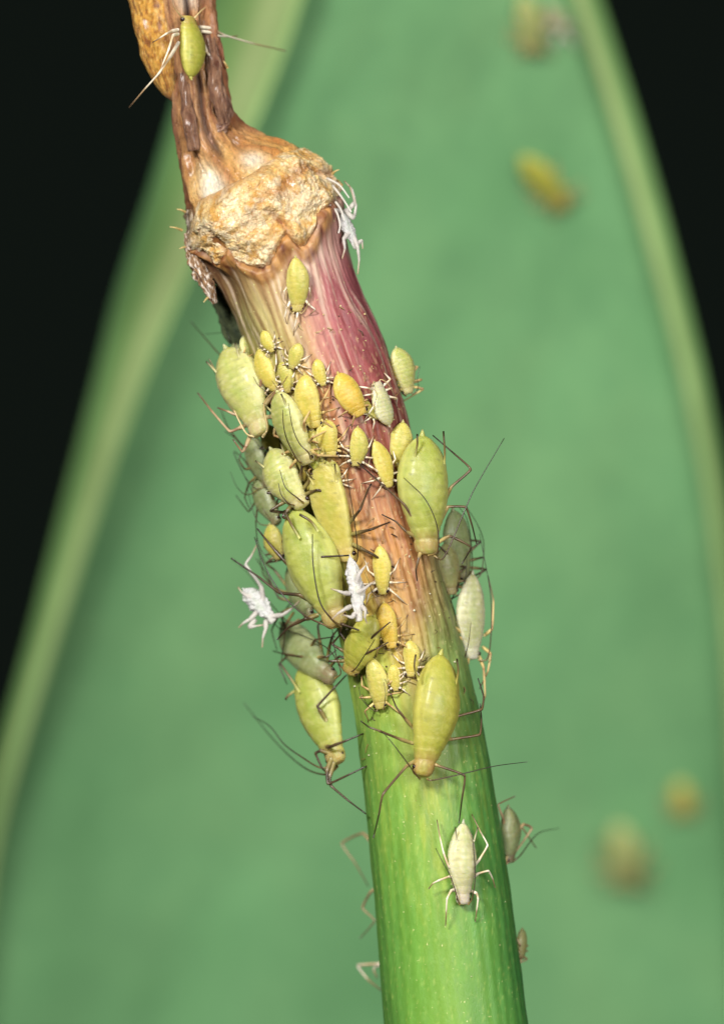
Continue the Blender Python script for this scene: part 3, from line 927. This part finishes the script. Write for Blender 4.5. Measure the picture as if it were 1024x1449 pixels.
aphid('slim lemon aphid pressed between the striped aphid and the round one', (440, 606), (454, 664), 28, 'lemon', nymph=0.6, leg='pale', corn=False)
aphid('small pale aphid wedged between the bulging left aphid and the bright yellow one', (352, 522), (378, 580), 26, 'pale', nymph=0.6, leg='pale', corn=False)
aphid('yellowish aphid under the legs between the two striped pale aphids', (372, 600), (394, 648), 30, 'lemon', d=0.02, n=(-0.5, -0.85, 0), nymph=0.5, leg='dark', corn=False)
aphid('young lemon aphid between the golden one and the cream fibres', (404, 560), (424, 600), 24, 'lemon', nymph=0.8, leg='white', corn=False)
aphid('grey-green aphid deep in the leg tangle above the crumpled shed skin', (354, 616), (380, 690), 40, 'grey', d=0.07, n=(-0.85, -0.5, 0), leg='dark', nymph=0.2, corn=False, auto_legs=(1,), auto_ants=False,
      legs=[[(362, 655, 0), (350, 640, 6), (336, 622, 6), (318, 610, 0)], [(364, 662, 0), (346, 664, 8), (338, 650, 8), (345, 632, 0)], [(366, 672, 0), (352, 684, 6), (346, 704, 6), (354, 722, 0)], [(360, 645, 0), (340, 628, 6), (322, 604, 6), (312, 578, 0)]],
      ants=[[(372, 690, 0), (360, 690, 8), (344, 670, 10), (330, 640, 10)], [(368, 692, 0), (350, 700, 8), (336, 690, 10), (326, 668, 10)]])
aphid('grey-green aphid behind the crumpled shed skin', (410, 800), (438, 876), 46, 'grey', d=0.08, n=(-0.85, -0.5, 0), leg='dark', nymph=0.2, corn=False, auto_legs=(1,), auto_ants=False,
      legs=[[(408, 840, 0), (388, 832, 8), (372, 812, 8), (366, 780, 0)], [(410, 850, 0), (394, 846, 8), (378, 812, 10), (362, 790, 0)], [(414, 860, 0), (396, 868, 8), (384, 892, 6), (392, 920, 0)], [(406, 830, 0), (388, 806, 8), (374, 796, 8), (362, 764, 0)], [(416, 866, 0), (404, 884, 8), (402, 906, 6), (398, 934, 0)]],
      ants=[[(424, 876, 0), (408, 880, 10), (380, 850, 12), (350, 810, 12), (328, 790, 12)], [(420, 878, 0), (404, 890, 8), (390, 884, 10), (384, 860, 10)]])
aphid('lemon young aphid slanting across the cream fibres under the slim yellow one', (424, 486), (412, 522), 21, 'lemon', nymph=0.8, leg='white', corn=False)
aphid('tiny yellow aphid at the edge of the dark shaded stub above the bright yellow one', (372, 468), (386, 498), 18, 'yellow', nymph=0.9, leg='white', corn=False)
aphid('small lemon aphid lying across beside the cream aphid on red bark', (512, 566), (534, 592), 17, 'lemon', nymph=0.9, leg='white', corn=False)
aphid('small olive aphid tucked under the tail of the long yellow-green one', (440, 646), (462, 676), 24, 'olive', nymph=0.7, leg='dark', corn=False)
aphid('small yellow aphid between the two lowest young ones on the green stalk', (556, 940), (560, 978), 18, 'yellow', nymph=0.9, leg='white', corn=False)
# --- the big green one on the right edge
aphid('big round green aphid with a bright glint on the right edge', (597, 616), (606, 786), 70, 'green', d=-0.115, n=(0.22, -0.97, 0.08), leg='mixed', auto_legs=False, auto_ants=False, corn=False, tall=0.8,
      custom_corn=[[(586, 650, 20), (590, 630, 28), (590, 614, 30)], [(628, 660, 12), (629, 640, 18), (627, 610, 22)]],
      legs=[[(628, 712, -6), (637, 690, 6), (667, 664, 8), (640, 640, 0), (612, 616, -12)], [(590, 740, -5), (582, 730, 12), (571, 713, 16), (530, 676, 6), (492, 642, -6)],
            [(622, 740, -4), (633, 717, 12), (659, 717, 14), (668, 745, 6), (674, 770, -10)], [(588, 760, -6), (574, 752, 8), (560, 738, 6), (540, 728, -10)],
            [(616, 770, -6), (636, 758, 8), (667, 774, 6), (653, 798, -10)], [(597, 775, -6), (592, 790, 4), (588, 806, 2), (590, 822, -10)]],
      ants=[[(613, 786, 0), (628, 788, 10), (656, 725, 16), (672, 690, 16), (713, 620, 14)], [(606, 786, 4), (619, 780, 24), (618, 744, 32), (601, 706, 36), (571, 676, 32)]], ant='dark')

# --- left flank, middle
aphid('pale green aphid with whitish shoulder above the largest left aphid', (384, 636), (428, 718), 58, 'pale', n=(-0.45, -0.88, 0.1), d=-0.08, nymph=0.3, leg='dark', auto_ants=False,
      ants=[[(430, 712, 2), (420, 704, 20), (404, 690, 26), (396, 665, 26)], [(420, 716, 0), (408, 712, 16), (398, 700, 24), (394, 684, 24)]])
aphid('largest left aphid, green with a long dark antenna along its back', (415, 720), (477, 888), 80, 'green', n=(-0.38, -0.92, 0.06), d=-0.10, leg='dark', auto_legs=False, auto_ants=False, corn=False,
      custom_corn=[[(424, 762, 26), (412, 742, 32), (402, 722, 34)], [(450, 752, 28), (440, 738, 34), (424, 728, 36)]],
      legs=[[(440, 850, -10), (425, 842, 4), (395, 839, 0), (364, 815, -4), (327, 790, -6)], [(450, 870, -12), (432, 876, 0), (409, 887, -8), (392, 905, -16)], [(424, 812, -14), (401, 792, -2), (380, 768, -4), (364, 748, -10)],
            [(488, 842, -6), (500, 838, 8), (512, 850, 4), (520, 868, -14)], [(480, 800, -4), (470, 790, 10), (453, 788, 22), (494, 786, 10)], [(470, 880, -6), (486, 884, 4), (508, 892, -6)]],
      ants=[[(482, 886, 0), (469, 876, 22), (452, 850, 34), (443, 799, 40), (442, 756, 40)], [(470, 889, 0), (458, 884, 16), (430, 870, 10), (400, 842, 6), (374, 800, 4), (360, 760, 2)]])
aphid('long yellow-green aphid lying flat between the green one and the brown bark', (455, 650), (492, 796), 60, 'lemon', leg='dark', nymph=0.35, auto_ants=(1,), tall=0.4, lift=0.3, corn=True)
aphid('small yellowish aphid peeping out left of the largest left aphid', (382, 742), (396, 792), 32, 'lemon', d=0.03, n=(-0.6, -0.8, 0), nymph=0.5, leg='dark', auto_legs=True, auto_ants=(-1,), corn=False)
aphid('grey-green aphid in shade behind the whitish-shouldered one', (362, 676), (392, 742), 44, 'grey', d=0.08, n=(-0.85, -0.5, 0), leg='dark', nymph=0.2, corn=False, auto_legs=(1,), auto_ants=False,
      legs=[[(372, 706, 0), (366, 702, 6), (352, 725, 6), (334, 701, 4)], [(374, 716, 0), (365, 712, 4), (362, 740, 6), (364, 768, 0)], [(376, 690, 0), (360, 672, 6), (345, 650, 6), (331, 638, 0)]],
      ants=[[(388, 742, 0), (372, 720, 10), (352, 686, 10), (331, 640, 8)], [(384, 744, 0), (366, 740, 8), (356, 716, 8), (350, 690, 8)]])
# --- along the brown bark
aphid('slim lemon young aphid on the brown bark beside the upright white husk', (537, 772), (541, 842), 28, 'yellow', nymph=0.85, leg='white', corn=False)
aphid('orange-yellow young aphid below the upright white husk', (543, 853), (555, 918), 29, 'orange', nymph=0.9, leg='pale', corn=False)
aphid('tiny yellow young aphid above the tail of the biggest olive aphid', (580, 906), (581, 958), 25, 'yellow', nymph=0.95, leg='white', corn=False)
aphid('slim lemon young aphid on the green stalk near its brown tip', (524, 930), (538, 1004), 31, 'lemon', nymph=0.85, leg='pale', corn=False)
aphid('olive aphid below the upright white husk, its dark eye at the edge', (530, 872), (492, 954), 50, 'olive', nymph=0.3, leg='dark', auto_legs=(-1,), auto_ants=False, tall=0.6, corn=False,
      legs=[[(508, 938, 0), (516, 926, 10), (532, 918, 12), (549, 909, -4)], [(516, 920, 0), (526, 902, 10), (540, 890, 8), (552, 880, -5)]],
      ants=[[(494, 952, 0), (503, 946, 12), (514, 930, 18), (530, 905, 18)], [(488, 950, 0), (478, 936, 12), (472, 910, 14), (470, 890, 14)]])
aphid('biggest olive-yellow aphid, head down on the bright green stalk', (623, 926), (597, 1100), 68, 'olive', leg='mixed', auto_legs=False, auto_ants=False, corn=False, tall=0.78,
      custom_corn=[[(644, 972, 16), (648, 950, 24), (646, 932, 26)], [(592, 962, 18), (586, 944, 24), (588, 926, 26)]],
      legs=[[(606, 1078, -10), (618, 1083, 6), (658, 1097, 12), (653, 1132, 4), (649, 1165, -14)], [(588, 1076, -10), (575, 1084, 6), (541, 1124, 10), (536, 1152, 2), (528, 1186, -14)],
            [(618, 1046, -10), (640, 1046, 4), (679, 1040, 8), (681, 1018, 0), (679, 996, -18)], [(584, 1052, -10), (566, 1046, 4), (536, 1034, 10), (522, 1029, 2), (510, 1020, -12)],
            [(626, 1020, -12), (645, 1014, 4), (682, 1004, 8), (684, 985, 0), (676, 960, -14)], [(584, 1030, -12), (572, 1016, 2), (560, 1000, 4), (552, 980, -12)]],
      ants=[[(604, 1102, 0), (612, 1104, 10), (658, 1094, 18), (700, 1084, 20), (746, 1078, 18)], [(594, 1102, 0), (588, 1096, 10), (569, 1070, 16), (552, 1048, 16), (539, 1034, 14)]])
aphid('pale whitish-green aphid alone low on the green stalk', (655, 1164), (656, 1281), 42, 'cream', leg='white', auto_legs=False, auto_ants=False, corn=True, tall=0.72, nymph=0.1,
      legs=[[(648, 1236, -8), (634, 1226, 4), (627, 1206, 6), (622, 1184, 2), (618, 1160, -8)], [(664, 1232, -8), (678, 1216, 4), (690, 1196, 6), (680, 1178, 2), (667, 1152, -9)],
            [(665, 1244, -8), (676, 1236, 2), (691, 1232, 5), (697, 1244, -4), (700, 1256, -12)], [(647, 1246, -8), (636, 1240, 3), (620, 1246, 5), (612, 1250, -2), (606, 1258, -10)],
            [(648, 1258, -8), (638, 1260, 3), (632, 1272, 5), (631, 1290, 0), (630, 1310, -10)], [(664, 1260, -8), (674, 1264, 2), (676, 1272, 4), (674, 1288, 0), (672, 1304, -10)]],
      ants=[[(650, 1280, 0), (646, 1268, 8), (637, 1240, 14), (626, 1220, 14), (616, 1200, 12)], [(662, 1280, 0), (668, 1270, 8), (672, 1240, 12), (670, 1205, 14), (668, 1180, 12)]])
# --- right flank
aphid('grey-green aphid in shade behind the head of the round green one', (640, 722), (662, 822), 50, 'grey', d=0.05, n=(0.7, -0.7, 0), leg='dark', nymph=0.2, auto_legs=(1, -1), auto_ants=False, corn=False,
      ants=[[(660, 822, 0), (668, 800, 12), (662, 740, 14), (648, 716, 14)], [(664, 820, 0), (680, 812, 10), (684, 770, 12), (676, 744, 12), (659, 716, 10)]])
aphid('brownish olive aphid wedged left of the glassy pale one', (632, 766), (640, 842), 36, 'brown', d=0.0, n=(0.4, -0.9, 0), nymph=0.4, leg='dark', auto_ants=(1,), corn=False)
aphid('glassy pale aphid with whitish head on the right edge', (668, 812), (668, 934), 46, 'ivory', d=0.02, n=(0.42, -0.9, 0), leg='pale', nymph=0.55, auto_legs=False, auto_ants=False, corn=False,
      legs=[[(654, 896, 0), (640, 886, 8), (625, 884, 8), (612, 884, -4)], [(658, 908, -4), (646, 900, 4), (636, 918, 2), (630, 930, -10)], [(664, 922, -4), (660, 945, 4), (664, 960, 4), (672, 1000, -8)],
            [(684, 900, -4), (696, 890, 4), (698, 850, 4), (690, 815, -4)], [(682, 915, -4), (694, 925, 4), (690, 950, 4), (678, 975, -6)], [(676, 925, -6), (684, 945, 2), (686, 985, 2), (680, 1004, -8)]],
      ants=[[(676, 934, 0), (690, 930, 10), (695, 880, 14), (692, 830, 14), (678, 755, 10)], [(660, 934, 0), (655, 940, 8), (662, 912, 18), (666, 880, 20)]])
aphid('blurred brown aphid on the far right side of the green stalk', (718, 1142), (722, 1222), 44, 'grey', d=0.09, n=(0.93, -0.35, 0), leg='rose', nymph=0.2, auto_legs=False, auto_ants=False, corn=False, limb_r=1.3,
      legs=[[(714, 1180, 0), (712, 1160, 5), (704, 1138, 5), (728, 1127, 4)], [(722, 1190, 4), (740, 1166, 8), (753, 1172, 8), (714, 1226, 2), (700, 1234, -8)], [(720, 1180, 4), (728, 1160, 8), (718, 1148, 5), (742, 1176, 4), (758, 1200, 0)],
            [(718, 1210, 0), (712, 1226, 4), (716, 1250, 0), (712, 1262, -8)]],
      ants=[[(724, 1220, 0), (736, 1210, 6), (760, 1180, 6), (790, 1172, 4)]])
aphid('tiny brownish aphid low on the far right side of the stalk', (738, 1314), (738, 1358), 24, 'brown', d=0.07, n=(0.93, -0.35, 0), leg='rose', nymph=0.8, auto_ants=False, corn=False)
# --- left, lower, behind
aphid('plump green aphid hanging left of the stalk below the tangle of legs', (430, 938), (476, 1082), 70, 'green', d=0.08, n=(-0.6, -0.78, 0.1), leg='dark', auto_legs=False, auto_ants=False, corn=False,
      custom_corn=[[(424, 980, 20), (410, 958, 26), (396, 938, 28)], [(420, 976, 10), (408, 984, 20), (404, 990, 24)]],
      legs=[[(462, 1020, 14), (452, 1004, 26), (449, 999, 28), (475, 971, 20), (490, 955, 0)], [(462, 1056, 8), (466, 1057, 20), (490, 1048, 16), (514, 1038, 4)], [(466, 1066, 4), (454, 1062, 14), (446, 1066, 16), (456, 1088, 8), (466, 1096, 0)],
            [(470, 1070, 4), (462, 1092, 14), (464, 1110, 14), (494, 1096, 8), (523, 1082, -6)], [(474, 1074, 0), (466, 1100, 10), (468, 1112, 10), (494, 1134, 6), (518, 1152, -8)]],
      ants=[[(470, 1084, 0), (452, 1086, 8), (428, 1072, 8), (402, 1053, 8), (382, 1028, 8), (358, 1014, 6)], [(478, 1084, -6), (462, 1096, -8), (430, 1086, -20), (390, 1050, -30), (345, 995, -40)]])
aphid('shadowy grey-brown aphid behind the legs above the plump green one', (400, 884), (470, 962), 58, 'grey', d=0.10, n=(-0.75, -0.6, 0.2), leg='dark', auto_legs=(1,), auto_ants=False, corn=False,
      legs=[[(440, 930, 8), (424, 929, 16), (400, 925, 16), (386, 921, 10)], [(450, 930, 10), (462, 930, 14), (476, 920, 6)], [(430, 920, 0), (410, 926, 8), (394, 940, 8), (406, 968, 2)], [(440, 915, 8), (446, 905, 14), (474, 901, 6)],
            [(420, 900, 4), (404, 888, 12), (398, 872, 12), (412, 852, 6), (436, 842, 0)]],
      ants=[[(474, 960, 0), (482, 950, 8), (466, 920, 14), (430, 900, 16), (395, 890, 14)]])
aphid('hidden aphid behind the green stalk with reddish legs reaching past its left edge', (560, 1180), (556, 1290), 46, 'brown', d=0.19, n=(-0.45, 0.9, 0), back=True, leg='rose', auto_legs=False, auto_ants=False, corn=False, nymph=0.2,
      legs=[[(548, 1220, 0), (514, 1178, 8), (482, 1193, 8), (503, 1222, 0), (521, 1254, 0)], [(546, 1250, 0), (524, 1262, 6), (512, 1285, 4), (531, 1303, 0), (509, 1328, 0)]])
aphid('hidden aphid low behind the stalk with one bent pale leg outside the left edge', (566, 1330), (568, 1430), 46, 'pale', d=0.19, n=(-0.45, 0.9, 0), back=True, leg='white', auto_legs=False, auto_ants=False, corn=False, nymph=0.2, limb_r=1.3,
      legs=[[(560, 1376, 0), (535, 1364, 6), (505, 1366, 8), (520, 1386, 4), (540, 1402, 0)], [(556, 1370, 0), (540, 1360, 4), (528, 1372, 4), (534, 1384, 0)]])
aphid('hidden aphid behind the dark shaded stub with thin dark legs showing at its left', (330, 486), (356, 556), 36, 'grey', d=0.10, n=(-0.7, -0.6, 0), leg='dark', auto_legs=False, auto_ants=False, corn=False, nymph=0.3,
      legs=[[(338, 520, 0), (326, 500, 6), (314, 505, 6), (290, 478, 4), (270, 455, 0)], [(338, 530, 0), (318, 545, 6), (306, 530, 6), (296, 510, 0)]],
      ants=[[(340, 540, 0), (325, 500, 8), (322, 473, 10), (288, 473, 10)]])

# --- the blurred ones on the leaf behind
aphid('blurred yellow-green aphid on the leaf beside the right margin', (738, 222), (800, 296), 46, 'olive', on='leaf', nymph=0.3, legscale=0.8)
aphid('blurred beige aphid near the top of the leaf', (740, -6), (754, 78), 42, 'beige', on='leaf', nymph=0.3, legscale=0.8)
aphid('blurred tan aphid on the lower right of the leaf with its shadow under it', (874, 1166), (886, 1256), 54, 'beige', on='leaf', nymph=0.3, tall=0.9, lift=0.6)
aphid('faint small yellow aphid on the leaf above the blurred tan one', (960, 1106), (968, 1156), 36, 'lemon', on='leaf', nymph=0.5)

# ------------------------------------------------------------------ shed skins
def husk(label, tail, head, wpx, legs, on='stem', pal='white', ants=None, d=None, n=None, lift=0.6):
    aphid(label, tail, head, wpx, pal, on=on, d=d, n=n, legs=legs, ants=ants, leg='snow', ant='snow', auto_legs=False, auto_ants=False, corn=False, name='shed_skin', cat='shed skin',
          group='white shed aphid skins', skin=M_WHITE, limb=M_WHITE, eyes=False, lift=lift, tall=0.42, nymph=0.15, limb_r=2.0, crumple=0.32)
husk('white shed skin hanging on the right edge under the crust', (484, 300), (505, 353), 18,
     [[(494, 330, 0), (486, 338, 6), (488, 352, 4), (484, 366, 0)], [(500, 334, 0), (506, 350, 5), (508, 368, 0), (506, 388, -4)], [(490, 300, 4), (502, 286, 8), (498, 268, 8), (487, 256, 6)], [(488, 296, 4), (500, 310, 10), (504, 290, 10), (494, 262, 8)],
      [(504, 346, 0), (512, 340, 4), (513, 352, 2)], [(484, 300, 0), (474, 296, 4), (466, 290, 0)]], d=-0.06, n=(0.5, -0.8, 0.2))
husk('upright white shed skin with splayed legs amid the yellow aphids', (495, 788), (508, 880), 21,
     [[(504, 824, 4), (508, 812, 10), (514, 804, 10), (521, 796, 6)], [(506, 838, 4), (514, 834, 10), (522, 828, 10), (531, 822, 4)], [(494, 840, 4), (486, 839, 10), (478, 836, 10), (468, 833, 6)],
      [(496, 858, 2), (488, 862, 8), (478, 868, 8), (470, 876, 4)], [(512, 858, 2), (517, 864, 8), (516, 874, 6), (519, 882, 2)], [(502, 868, 2), (498, 874, 6), (492, 872, 6), (484, 870, 2)]], d=-0.26, n=(0.05, -1, 0.1))
husk('crumpled white shed skin caught in the leg tangle left of the stalk', (345, 834), (388, 880), 29,
     [[(372, 850, 2), (370, 830, 6), (347, 799, 8), (356, 786, 6), (364, 770, 4)], [(356, 846, 2), (348, 842, 5), (342, 838, 5), (337, 831, 4)], [(364, 866, 2), (354, 876, 6), (344, 882, 6), (338, 888, 2)],
      [(376, 878, 2), (376, 890, 6), (372, 902, 6), (371, 916, 2)], [(362, 876, 2), (352, 888, 4), (362, 886, 4), (376, 884, 2)], [(386, 872, 0), (400, 870, 4), (412, 862, 4), (424, 850, 0)]], d=0.02, n=(-0.3, -0.95, 0.1))
husk('blurred whitish shed skin lodged on the right margin of the leaf', (772, 6), (804, 52), 24,
     [[(784, 30, 0), (774, 40, 4), (770, 52, 0)], [(796, 40, 0), (806, 34, 4), (816, 44, 0)], [(790, 50, 0), (782, 62, 4), (786, 74, 0)], [(800, 50, 0), (812, 60, 4), (816, 74, 0)]], on='leaf', pal='straw')

# ------------------------------------------------------------------ crumbs: shed leg ends, wax and dust among the colony
def litter():
    rr = random.Random(31)
    V, F, CC = [], [], []
    tones = [lin((206, 196, 160)), lin((196, 176, 122)), lin((150, 118, 76)), lin((74, 56, 40)), lin((216, 208, 180))]
    for k in range(230):
        s = rr.uniform(640, S_LOW - 120)
        th = rr.uniform(-1.35, 1.2)
        if k > 190:
            s = rr.uniform(200, 700)
        cx, cy, hw, t, n = axis(s)
        p = P(cx + 0.97 * hw * math.sin(th) * n[0], cy + 0.97 * hw * math.sin(th) * n[1], 0)
        h = BV_STEM.ray_cast(CAM, (p - CAM).normalized())
        if h[0] is None:
            continue
        q, nn = h[0], h[1]
        if nn.dot(CAM - q) < 0:
            nn = -nn
        a = nn.cross(Vector((rr.uniform(-1, 1), rr.uniform(-1, 1), rr.uniform(-1, 1)))).normalized()
        b = nn.cross(a)
        col = rr.choice(tones)
        base = len(V)
        if rr.random() < 0.5 and k <= 190:                  # a bent leg end or hair
            ln = rr.uniform(0.010, 0.034)
            col = rr.choice(tones[1:4])
            r = rr.uniform(0.0011, 0.0022)
            pts = [q, q + a * ln * 0.5 + nn * rr.uniform(0.003, 0.014) + b * rr.uniform(-0.12, 0.12) * ln, q + a * ln + nn * rr.uniform(0.0, 0.008)]
            for j, pp in enumerate(pts):
                for i in range(4):
                    an = i * math.pi / 2
                    V.append(pp + (b * math.cos(an) + nn * math.sin(an)) * r * (1 - 0.25 * j))
                    CC.append(col)
            F += [tuple(x + base for x in g) for g in grid_faces(4, 3)]
        else:                                               # a crumb of wax
            r = rr.uniform(0.0016, 0.0045) * (0.45 if k > 190 else 1)
            o = [q + nn * r * 0.5 + Vector(d) * r * rr.uniform(0.6, 1.2) for d in ((1, 0, 0), (-1, 0, 0), (0, 1, 0), (0, -1, 0), (0, 0, 1), (0, 0, -1))]
            V += o
            CC += [col] * 6
            F += [tuple(x + base for x in g) for g in ((0, 2, 4), (2, 1, 4), (1, 3, 4), (3, 0, 4), (2, 0, 5), (1, 2, 5), (3, 1, 5), (0, 3, 5))]
    o = mesh_obj('colony_litter', V, F, M_LIMB, None, CC)
    o['kind'] = 'stuff'
    o['label'] = 'fine pale crumbs and shed leg ends scattered over the stalk among the aphids'
    o['category'] = 'litter'
litter()
